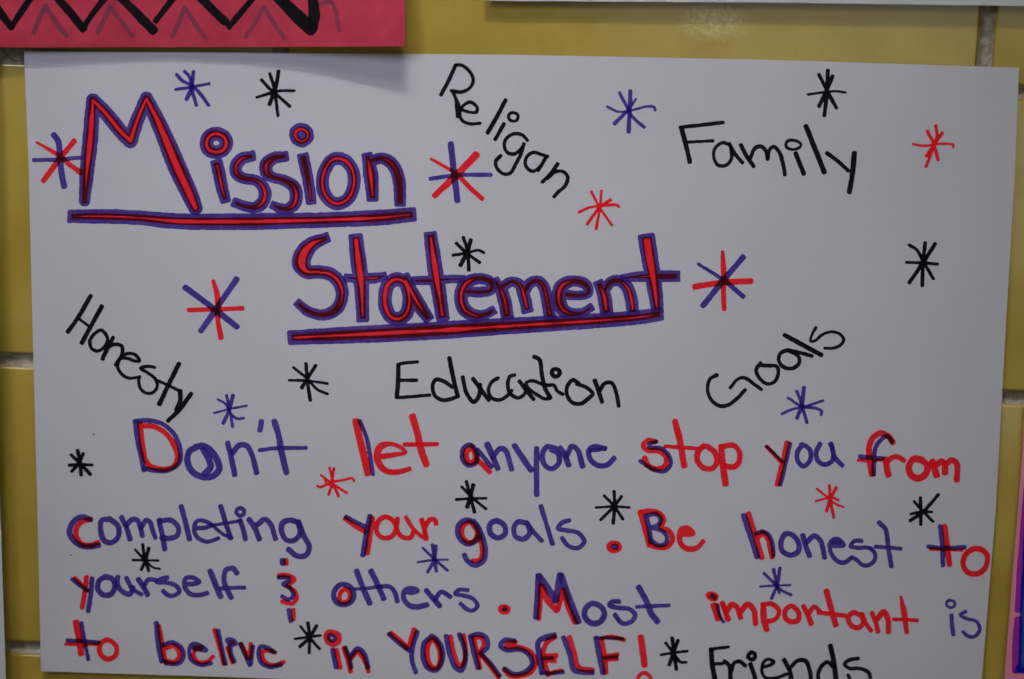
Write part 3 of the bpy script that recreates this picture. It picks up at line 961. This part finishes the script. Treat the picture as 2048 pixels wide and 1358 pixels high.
# ---------------------------------------------------------------- marker strokes
RY = (0, 340, 680, 1018)
def to_px(cell, x, y): return int(cell[0])*512 + x*512/2045, RY[int(cell[1])] + y*340/1358
def spline(pts, closed):
    P = np.array(pts, float); n = len(P); out = []
    if closed: P = P[:-1]; n -= 1
    if n == 2 and not closed:
        m = max(2, int(np.hypot(*(P[1, :2]-P[0, :2]))/3)); t = np.linspace(0, 1, m)[:, None]; return P[0]*(1-t)+P[1]*t
    segs = n if closed else n-1
    for i in range(segs):
        g = (lambda k: P[k % n]) if closed else (lambda k: P[min(max(k, 0), n-1)])
        p0, p1, p2, p3 = g(i-1), g(i), g(i+1), g(i+2)
        if not closed and i == 0: p0 = 2*p1-p2
        if not closed and i == segs-1: p3 = 2*p2-p1
        def kn(a, b): return max(math.hypot(a[0]-b[0], a[1]-b[1])**.5, .3)
        t0 = 0; t1 = kn(p0, p1); t2 = t1+kn(p1, p2); t3 = t2+kn(p2, p3)
        m = max(3, int(math.hypot(*(p2-p1)[:2])/2.5)); t = np.linspace(t1, t2, m, endpoint=False)[:, None]
        A1 = (t1-t)/(t1-t0)*p0+(t-t0)/(t1-t0)*p1; A2 = (t2-t)/(t2-t1)*p1+(t-t1)/(t2-t1)*p2; A3 = (t3-t)/(t3-t2)*p2+(t-t2)/(t3-t2)*p3
        B1 = (t2-t)/(t2-t0)*A1+(t-t0)/(t2-t0)*A2; B2 = (t3-t)/(t3-t1)*A2+(t-t1)/(t3-t1)*A3
        out.append((t2-t)/(t2-t1)*B1+(t-t1)/(t2-t1)*B2)
    out.append(P[:1] if closed else P[-1:])
    return np.vstack(out)
def stroke_field(cap, pts):
    """write max(half width - distance) of a polyline with widths into F (field pixels); returns window and running length"""
    m = pts[:, 2].max()/2+4; x0 = max(0, int(pts[:, 0].min()-m)+OX); x1 = min(FW, int(pts[:, 0].max()+m)+OX+2)
    y0 = max(0, int(pts[:, 1].min()-m)+OY); y1 = min(FH, int(pts[:, 1].max()+m)+OY+2)
    best = np.full((y1-y0, x1-x0), -99.)
    K = len(pts)-1
    for k, (a, b) in enumerate(zip(pts[:-1], pts[1:])):
        r = max(a[2], b[2])/2+4
        sx0 = max(x0, int(min(a[0], b[0])-r)+OX); sx1 = min(x1, int(max(a[0], b[0])+r)+OX+2)
        sy0 = max(y0, int(min(a[1], b[1])-r)+OY); sy1 = min(y1, int(max(a[1], b[1])+r)+OY+2)
        if sx1 <= sx0 or sy1 <= sy0: continue
        X = np.arange(sx0, sx1)[None, :]-OX; Y = np.arange(sy0, sy1)[:, None]-OY
        d = b[:2]-a[:2]; L2 = max((d*d).sum(), 1e-6); t = np.clip(((X-a[0])*d[0]+(Y-a[1])*d[1])/L2, 0, 1)
        dist = np.hypot(X-a[0]-t*d[0], Y-a[1]-t*d[1])
        if cap and (k == 0 or k == K-1):
            L = math.sqrt(L2); dx = X-a[0]; dy = Y-a[1]; al = (dx*d[0]+dy*d[1])/L; pe = np.abs(dx*d[1]-dy*d[0])/L
            ov = np.maximum(np.maximum(-al if k == 0 else 0, al-L if k == K-1 else 0), 0)
            dist = np.where(ov > 0, (ov**cap+pe**cap)**(1/cap), dist)
        f = (a[2]*(1-t)+b[2]*t)/2-dist
        s = best[sy0-y0:sy1-y0, sx0-x0:sx1-x0]; np.maximum(s, f, out=s)
    return best, (y0, y1, x0, x1)
EDGE = field(FH, FW, 5, 21)*.42 + field(FH, FW, 13, 22)*.40 + field(FH, FW, 2.2, 23)*.16
BLOT = field(FH, FW, 9, 31)*.5 + field(FH, FW, 34, 32)*.6 + field(FH, FW, 3, 33)*.45
PINKY = np.clip(field(FH, FW, 90, 41)+field(FH, FW, 30, 42)*.4, 0, 1)
RINGV = field(FH, FW, 70, 51)+field(FH, FW, 26, 52)*.7; TINT = np.zeros((FH, FW))
DEN = {c: np.zeros((FH, FW)) for c in 'rpkgb'}
def put(c, win, f, base=1.0):
    y0, y1, x0, x1 = win; cov = np.clip(f/1.1+.85, 0, 1)
    edge = np.clip(1-np.abs(f-.8)/1.6, 0, 1)*.07
    d = cov*base*(1+BLOT[y0:y1, x0:x1]*.13+edge)
    D = DEN[c][y0:y1, x0:x1]; hi = np.maximum(D, d); lo = np.minimum(D, d); D[...] = hi+.30*lo
items = []; cur = None; let = None
for line in INK.strip().split('\n'):
    k = line[0]
    if k == 'W': n, lab = line[2:].split('|'); cur = ['word', lab, []]; items.append(cur)
    elif k == 'S': cur = ['asterisk', line[2:], []]; items.append(cur); let = ['asterisk', []]; cur[2].append(let)
    elif k == 'D': cur = ['speck', line[2:], []]; items.append(cur); let = ['speck', []]; cur[2].append(let)
    elif k == 'L': let = [line[2:].strip() or 'letter', []]; cur[2].append(let)
    else:
        head, wd, *pp = line.split(); wd = float(wd)
        if wd < 2: continue
        P = []
        for q in pp:
            v = [float(z) for z in q.split(',')]; x, y = to_px(head[1:], v[0], v[1]); P.append((x, y, (v[2] if len(v) > 2 else wd)/4))
        let[1].append((head[0], P))
def letter_fields(strokes, base=1.0, RS=7.7, RE=11.3):
    """ink densities go to the shared fields; returns the letter's own outline field"""
    allp = []; outl = []
    for c, P in strokes:
        closed = len(P) > 3 and abs(P[0][0]-P[-1][0])+abs(P[0][1]-P[-1][1]) < .5
        p = spline(P, closed)
        if c != 'o': p[:, 2] += .35; p[:, 2] *= 1 + .03*np.sin(np.arange(len(p))*.21+P[0][0])
        allp.append((c, p))
    res = []
    if any(c == 'o' for c, _ in allp):
        ends = [tuple(np.round(q[:2])) for _, p in allp for q in (p[0], p[-1])]
        m = [stroke_field(7, p) if all(ends.count(tuple(np.round(q[:2]))) == 1 for q in (p[0], p[-1])) else stroke_field(None, p) for _, p in allp]
        y0 = min(w[0] for _, w in m); y1 = max(w[1] for _, w in m); x0 = min(w[2] for _, w in m); x1 = max(w[3] for _, w in m)
        B = np.full((y1-y0, x1-x0), -99.)
        for f, w in m:
            s = B[w[0]-y0:w[1]-y0, w[2]-x0:w[3]-x0]; np.maximum(s, f, out=s)
        win = (y0, y1, x0, x1); e = EDGE[y0:y1, x0:x1]; B = B+e*1.1
        g = RINGV[y0:y1, x0:x1]
        put('p', win, np.minimum(B, RE+g*1.5+e*1.4-B), .97)
        put('r', win, B-RS+g*.4-e*1.2)
        TINT[y0:y1, x0:x1] = np.maximum(TINT[y0:y1, x0:x1], np.clip(B-3.5, 0, 1)*np.clip(.5+g*.6, 0, 1))
        res.append((B, win))
    else:
        for c, p in allp:
            f, win = stroke_field(None if abs(p[0, 0]-p[-1, 0])+abs(p[0, 1]-p[-1, 1]) < .6 else 2.8, p); f = f+EDGE[win[0]:win[1], win[2]:win[3]]*.75
            put(c, win, f, base); res.append((f, win))
    y0 = min(w[0] for _, w in res); y1 = max(w[1] for _, w in res); x0 = min(w[2] for _, w in res); x1 = max(w[3] for _, w in res)
    B = np.full((y1-y0, x1-x0), -9.)
    for f, w in res:
        s = B[w[0]-y0:w[1]-y0, w[2]-x0:w[3]-x0]; np.maximum(s, f, out=s)
    return B, (y0, y1, x0, x1)

MS = {1: [(0, 4, 7)], 2: [(4, 1, 5)], 3: [(0, 1, 5, 7)], 4: [(5, 2, 6)], 5: [(0, 4, 5, 2, 6, 7)], 6: [(4, 1, 2, 6)], 7: [(0, 1, 2, 6, 7)],
      8: [(7, 6, 3)], 9: [(0, 4, 6, 3)], 10: [(4, 1, 5, 6, 3, 7)], 11: [(0, 1, 5, 6, 3)], 12: [(7, 5, 2, 3)], 13: [(0, 4, 5, 2, 3)], 14: [(4, 1, 2, 3, 7)], 15: [(0, 1, 2, 3)]}
def march(B, win):
    """polygons of the region B > 0; corners 0 1 2 3 = (y,x) (y,x+1) (y+1,x+1) (y+1,x); 4..7 the edges between them"""
    y0, y1, x0, x1 = win; h, w = B.shape; n = h*w
    b = B > 0; case = b[:-1, :-1]*1+b[:-1, 1:]*2+b[1:, 1:]*4+b[1:, :-1]*8
    F = []
    for c, polys in MS.items():
        yy, xx = np.nonzero(case == c)
        if not len(yy): continue
        i = yy*w+xx; ids = {0: i, 1: i+1, 2: i+w+1, 3: i+w, 4: n+i, 5: 2*n+i+1, 6: n+i+w, 7: 2*n+i}
        for p in polys: F += np.stack([ids[q] for q in p], 1).tolist()
    if not F: return None
    used = np.unique(np.concatenate([np.array(f) for f in F])); X = np.zeros(len(used)); Y = np.zeros(len(used))
    kind = used//n; i = used % n; yy = (i//w); xx = (i % w); f0 = B[yy, xx]
    fx = B[yy, np.minimum(xx+1, w-1)]; fy = B[np.minimum(yy+1, h-1), xx]
    tx = np.where(kind == 1, f0/np.where(f0 == fx, 1, f0-fx), 0); ty = np.where(kind == 2, f0/np.where(f0 == fy, 1, f0-fy), 0)
    X = xx+tx+x0-OX; Y = yy+ty+y0-OY
    mp = {int(u): k for k, u in enumerate(used)}
    return X, Y, [[mp[v] for v in f] for f in F]
TP = np.array([.122, .082, .46]); TR = np.array([1.36, .040, .052]); TK = np.array([.016, .017, .025]); OV = np.array([.72, .50, .95])
def ink_color(X, Y, ground):
    dr, dp, dk = (samp(DEN[c], X, Y)[:, None] for c in 'rpk')
    dp_r = (samp(PINKY, X, Y)*.05+samp(TINT, X, Y)*.17)[:, None]*np.minimum(dp, 1)
    col = ground*TP**dp*TR**np.minimum(dr+dp_r, 1.25)*TK**dk*OV**np.clip(np.minimum(dr, dp), 0, 1)
    return np.clip(np.maximum(col, .006), 0, 1)
def ink_obj(name, geo, col, H, parent, k):
    X, Y, F = geo; P = unp(X, Y, H(X, Y)+.00006+(k % 16)*.000004)
    o = mesh_obj(name, P, F, inkm, parent)
    a = o.data.color_attributes.new("ink", 'FLOAT_COLOR', 'POINT'); a.data.foreach_set('color', np.hstack([col, np.ones((len(col), 1))]).astype(np.float32).ravel())
    return o

# ---------------------------------------------------------------- the mission statement poster
poster = empty("handwritten_poster", (0, -.002, -.164))
poster['label'] = 'large white sheet hand-lettered "Mission Statement" in red, purple and black marker on the tiles'; poster['category'] = 'poster'
bpy.context.view_layer.update()
_top = lambda t: interp(t, [(0, 48, 102.5), (.24, 512, 105.5), (.49, 1024, 109.5), (.75, 1536, 119.5), (1, 2038, 135.5)])
_rgt = lambda t: interp(t, [(0, 2038, 135.5), (.165, 2030, 340), (.435, 2010, 680), (.70, 1991.5, 1020), (1, 1960, 1402)])
_btm = lambda t: interp(t, [(0, 82, 1342.5), (.23, 512, 1356), (1, 1960, 1402)])
_lft = lambda t: interp(t, [(0, 48, 102.5), (.19, 57.5, 340), (.465, 65.8, 680), (.74, 74.8, 1020), (1, 82, 1342.5)])
G = coons(_top, _rgt, _btm, _lft, 241, 161)
psheet = sheet("paper_sheet", G, HP(G[..., 0], G[..., 1]), white_paper, None)
def adopt(o, parent):
    o.parent = parent; o.matrix_parent_inverse = parent.matrix_world.inverted()
adopt(psheet, poster)
built = []
for it in items:
    for lt in it[2]: built.append((it, lt, letter_fields(lt[1], 1.0, *((8.8, 13.2) if lt[0] == 'underline' else (7.7, 11.3)))))
cnt = 0; holders = {}
for it, lt, (B, win) in built:
    geo = march(B, win)
    if geo is None: continue
    col = ink_color(geo[0], geo[1], PAPER)
    if it[0] == 'word':
        if id(it) not in holders:
            hld = empty("handwritten_word", tuple(unp([geo[0].mean()], [geo[1].max()], [.0025])[0])); hld['label'] = it[1]
            bpy.context.view_layer.update(); adopt(hld, poster); bpy.context.view_layer.update(); holders[id(it)] = hld
        par = holders[id(it)]
    else: par = poster
    o = ink_obj(lt[0], geo, col, HP, None, cnt); adopt(o, par); cnt += 1
    if it[0] == 'asterisk': o['label'] = it[1]+' asterisk'

# ---------------------------------------------------------------- pink sheet with the black zigzag, upper left
def rim_sheet(name, x0, x1, ytop, bot, nu, nv, H, mat, left=None, right=None):
    """sheet whose lower edge is bot(x) in photo pixels and whose upper edge is at ytop"""
    u = np.linspace(0, 1, nu)[None, :]; v = np.linspace(0, 1, nv)[:, None]
    X = x0+(x1-x0)*u+0*v; B = bot(X); Y = ytop+(B-ytop)*v; P = np.stack([X, Y], -1)
    return P
pink = empty("pink_zigzag_sheet", (-.2, -.004, .122)); pink['label'] = 'deep pink paper sheet with black marker zigzag, overlapping above the left of the white poster'; pink['category'] = 'paper sheet'
bpy.context.view_layer.update()
def HK(x, y):
    x = np.asarray(x, float); y = np.asarray(y, float); e = sstep(y, -260, 95)
    return .0040 + e*np.interp(x, [-560, 60, 200, 350, 520, 620, 700, 810], [.004, .0040, .0030, .0022, .0034, .0052, .0076, .0110])
u = np.linspace(0, 1, 90)[None, :]; v = np.linspace(0, 1, 60)[:, None]
X = -560+(810+560)*u + (1-v)*(-10)*u; Y = -700+(94.5-u**6*2+700)*v
PK = np.stack([X+0*v, Y+0*u], -1)
ps = sheet("paper_sheet", PK, HK(PK[..., 0], PK[..., 1]), pink_sheet_mat.m, None); adopt(ps, pink)
ZIG = """k00 66 -160,-60,60 -60,20,66 0,100,66 88,215,52
k00 50 92,215,46 160,110,50 250,-20,52 320,-110,50
k00 66 390,-110,60 455,-20,62 560,100,66 662,225,68
k00 50 662,225,46 740,110,48 840,-20,50 900,-100,50
k00 70 880,-100,60 965,-20,66 1080,95,72 1220,238,78
k00 50 1245,165,46 1300,95,48 1390,-25,50 1440,-100,48
k00 70 1530,-110,60 1605,-20,70 1700,80,72 1795,170,66
k00 50 1832,213,44 1920,105,48 2020,-15,48 2080,-100,46
k10 90 90,-110,70 180,-20,90 300,100,104 435,225,110
k10 80 450,-100,80 455,20,84 465,110,92 455,200,84
g00 40 268,262 310,160 365,45
g00 40 365,45 440,165 528,282
g00 40 780,258 830,160 878,55
g00 36 880,55 960,160 1058,288
g00 38 1378,292 1425,190 1475,60
g00 36 1475,60 1560,190 1650,312
g00 36 1965,290 2040,180 2105,60
g10 36 65,60 140,180 222,300
g10 34 505,30 600,20 635,80 662,240
g10 30 560,-60 600,20""".split('\n')

for c in 'rpk': DEN[c][:] = 0
zz = []
for line in ZIG:
    head, wd, *pp = line.split(); P = []
    for q in pp:
        vv = [float(z) for z in q.split(',')]; x, y = to_px(head[1:], vv[0], vv[1]); P.append((x, y, (vv[2] if len(vv) > 2 else float(wd))/4))
    zz.append((head[0], letter_fields([(head[0], P)])))
for k, (c, (B, win)) in enumerate(zz):
    geo = march(B, win)
    if geo is None: continue
    gr = np.array([.50, .038, .076])
    dk = samp(DEN['k'], geo[0], geo[1])[:, None]; dg = samp(DEN['g'], geo[0], geo[1])[:, None]
    col = np.clip(np.maximum(gr*np.array([.022, .22, .14])**dk*np.array([.50, 1.25, 1.12])**dg, .006), 0, 1)
    o = ink_obj("zigzag_stroke" if c == 'k' else "faded_stroke", geo, col, HK, None, k+(8 if c == 'k' else 0)); adopt(o, pink)

# ---------------------------------------------------------------- white sheet along the top
wtop = empty("white_sheet", (.1, -.004, .150)); wtop['label'] = 'blank white sheet along the top edge, right of the pink sheet'; wtop['category'] = 'paper sheet'
bpy.context.view_layer.update()
u = np.linspace(0, 1, 70)[None, :]; v = np.linspace(0, 1, 40)[:, None]
X = 968+(2700-968)*u-(1-v)*6; bt = np.interp(X, [968, 1024, 1536, 2048, 2700], [.2, 2.0, 5.0, 12.0, 26.0]); Y = -760+(bt+760)*v
PW = np.stack([X, Y], -1); HW = .0034+sstep(Y, -220, 10)*.0026+0*X
o = sheet("paper_sheet", PW, HW, plain_white, None); adopt(o, wtop)

# ---------------------------------------------------------------- white sheet at the left edge
wl = empty("white_sheet", (-.24, -.003, -.165)); wl['label'] = 'white sheet showing as a sliver at the lower left border'; wl['category'] = 'paper sheet'
bpy.context.view_layer.update()
u = np.linspace(0, 1, 40)[None, :]; v = np.linspace(0, 1, 60)[:, None]
Y = -240+(1700+240)*v+0*u; xr = np.interp(Y, [-240, 300, 1018, 1358, 1700], [-38, -22, .5, 11.8, 23]); X = xr-(1-u)*900
PL = np.stack([X, Y], -1); o = sheet("paper_sheet", PL, .003+.0085*sstep(u+0*v, .72, 1), plain_white, None); adopt(o, wl)

# ---------------------------------------------------------------- pale pink sheet at the lower right
pr = empty("pink_bordered_sheet", (.235, -.003, -.165)); pr['label'] = 'pale pink sheet with purple and blue marker border at the lower right edge'; pr['category'] = 'paper sheet'
bpy.context.view_layer.update()
u = np.linspace(0, 1, 40)[None, :]; v = np.linspace(0, 1, 60)[:, None]
Y = 780+(1760-780)*v+0*u; xl = np.interp(Y, [780, 870, 1020, 1358, 1760], [2051, 2046.5, 2036, 2008.5, 1974]); X = xl+u*900
HR = lambda x, y: .0032+0*np.asarray(x, float)+.001*sstep(y, 900, 1300)
PR_ = np.stack([X, Y], -1); o = sheet("paper_sheet", PR_, HR(X, Y), pale_pink, None); adopt(o, pr)
for c in 'rpk': DEN[c][:] = 0

BR = """b33 90 2110,-200 2085,300 2060,800 2045,1270
b33 90 2190,-200 2165,300 2130,800 2110,1270
b33 60 2010,1275 2200,1262
p33 70 2070,-200,50 2050,100,60 2020,500,64 2000,800,56
p33 70 2000,890,60 1990,1050,76 1985,1280,70
p33 40 1975,1295 2100,1285 2200,1280""".split('\n')
bb = []
for line in BR:
    head, wd, *pp = line.split(); P = []
    for q in pp:
        vv = [float(z) for z in q.split(',')]; x, y = to_px(head[1:], vv[0], vv[1]); P.append((x, y, (vv[2] if len(vv) > 2 else float(wd))/4))
    bb.append((head[0], letter_fields([(head[0], P)])))
for k, (c, (B, win)) in enumerate(bb):
    geo = march(B, win)
    if geo is None: continue
    dp = samp(DEN['p'], geo[0], geo[1])[:, None]; db = samp(DEN['b'], geo[0], geo[1])[:, None]
    col = np.clip(np.array([.86, .28, .40])*np.array([.42, .12, .95])**dp*np.array([.04, .30, 1.0])**db, .01, 1)
    o = ink_obj("purple_border_stroke" if c == 'p' else "blue_border_stroke", geo, col, HR, None, k); adopt(o, pr)

# ---------------------------------------------------------------- hair lying on the mortar, upper left
hp = [(30, 385), (42, 420), (70, 455), (105, 478), (150, 486), (195, 484)]
hp = spline([(*to_px('00', *p), 1) for p in hp], False)
c3 = unp(hp[:, 0], hp[:, 1], np.full(len(hp), .0003)); vs = []; fs = []
for i, p in enumerate(c3):
    t = c3[min(i+1, len(c3)-1)]-c3[max(i-1, 0)]; t /= np.linalg.norm(t); a = np.cross(t, [0, 1, 0]); a /= np.linalg.norm(a); b = np.cross(t, a)
    for q in range(5): an = q*2*math.pi/5; vs.append(p+.00016*(math.cos(an)*a+math.sin(an)*b))
for i in range(len(c3)-1):
    for q in range(5): fs.append((i*5+q, i*5+(q+1) % 5, (i+1)*5+(q+1) % 5, (i+1)*5+q))
hm = N("dark_hair"); hm.b.inputs['Base Color'].default_value = (.02, .015, .012, 1); hm.b.inputs['Roughness'].default_value = .6
o = mesh_obj("hair", vs, fs, hm.m); o['label'] = 'thin curved dark hair on the mortar joint by the top left corner of the poster'; o['category'] = 'hair'
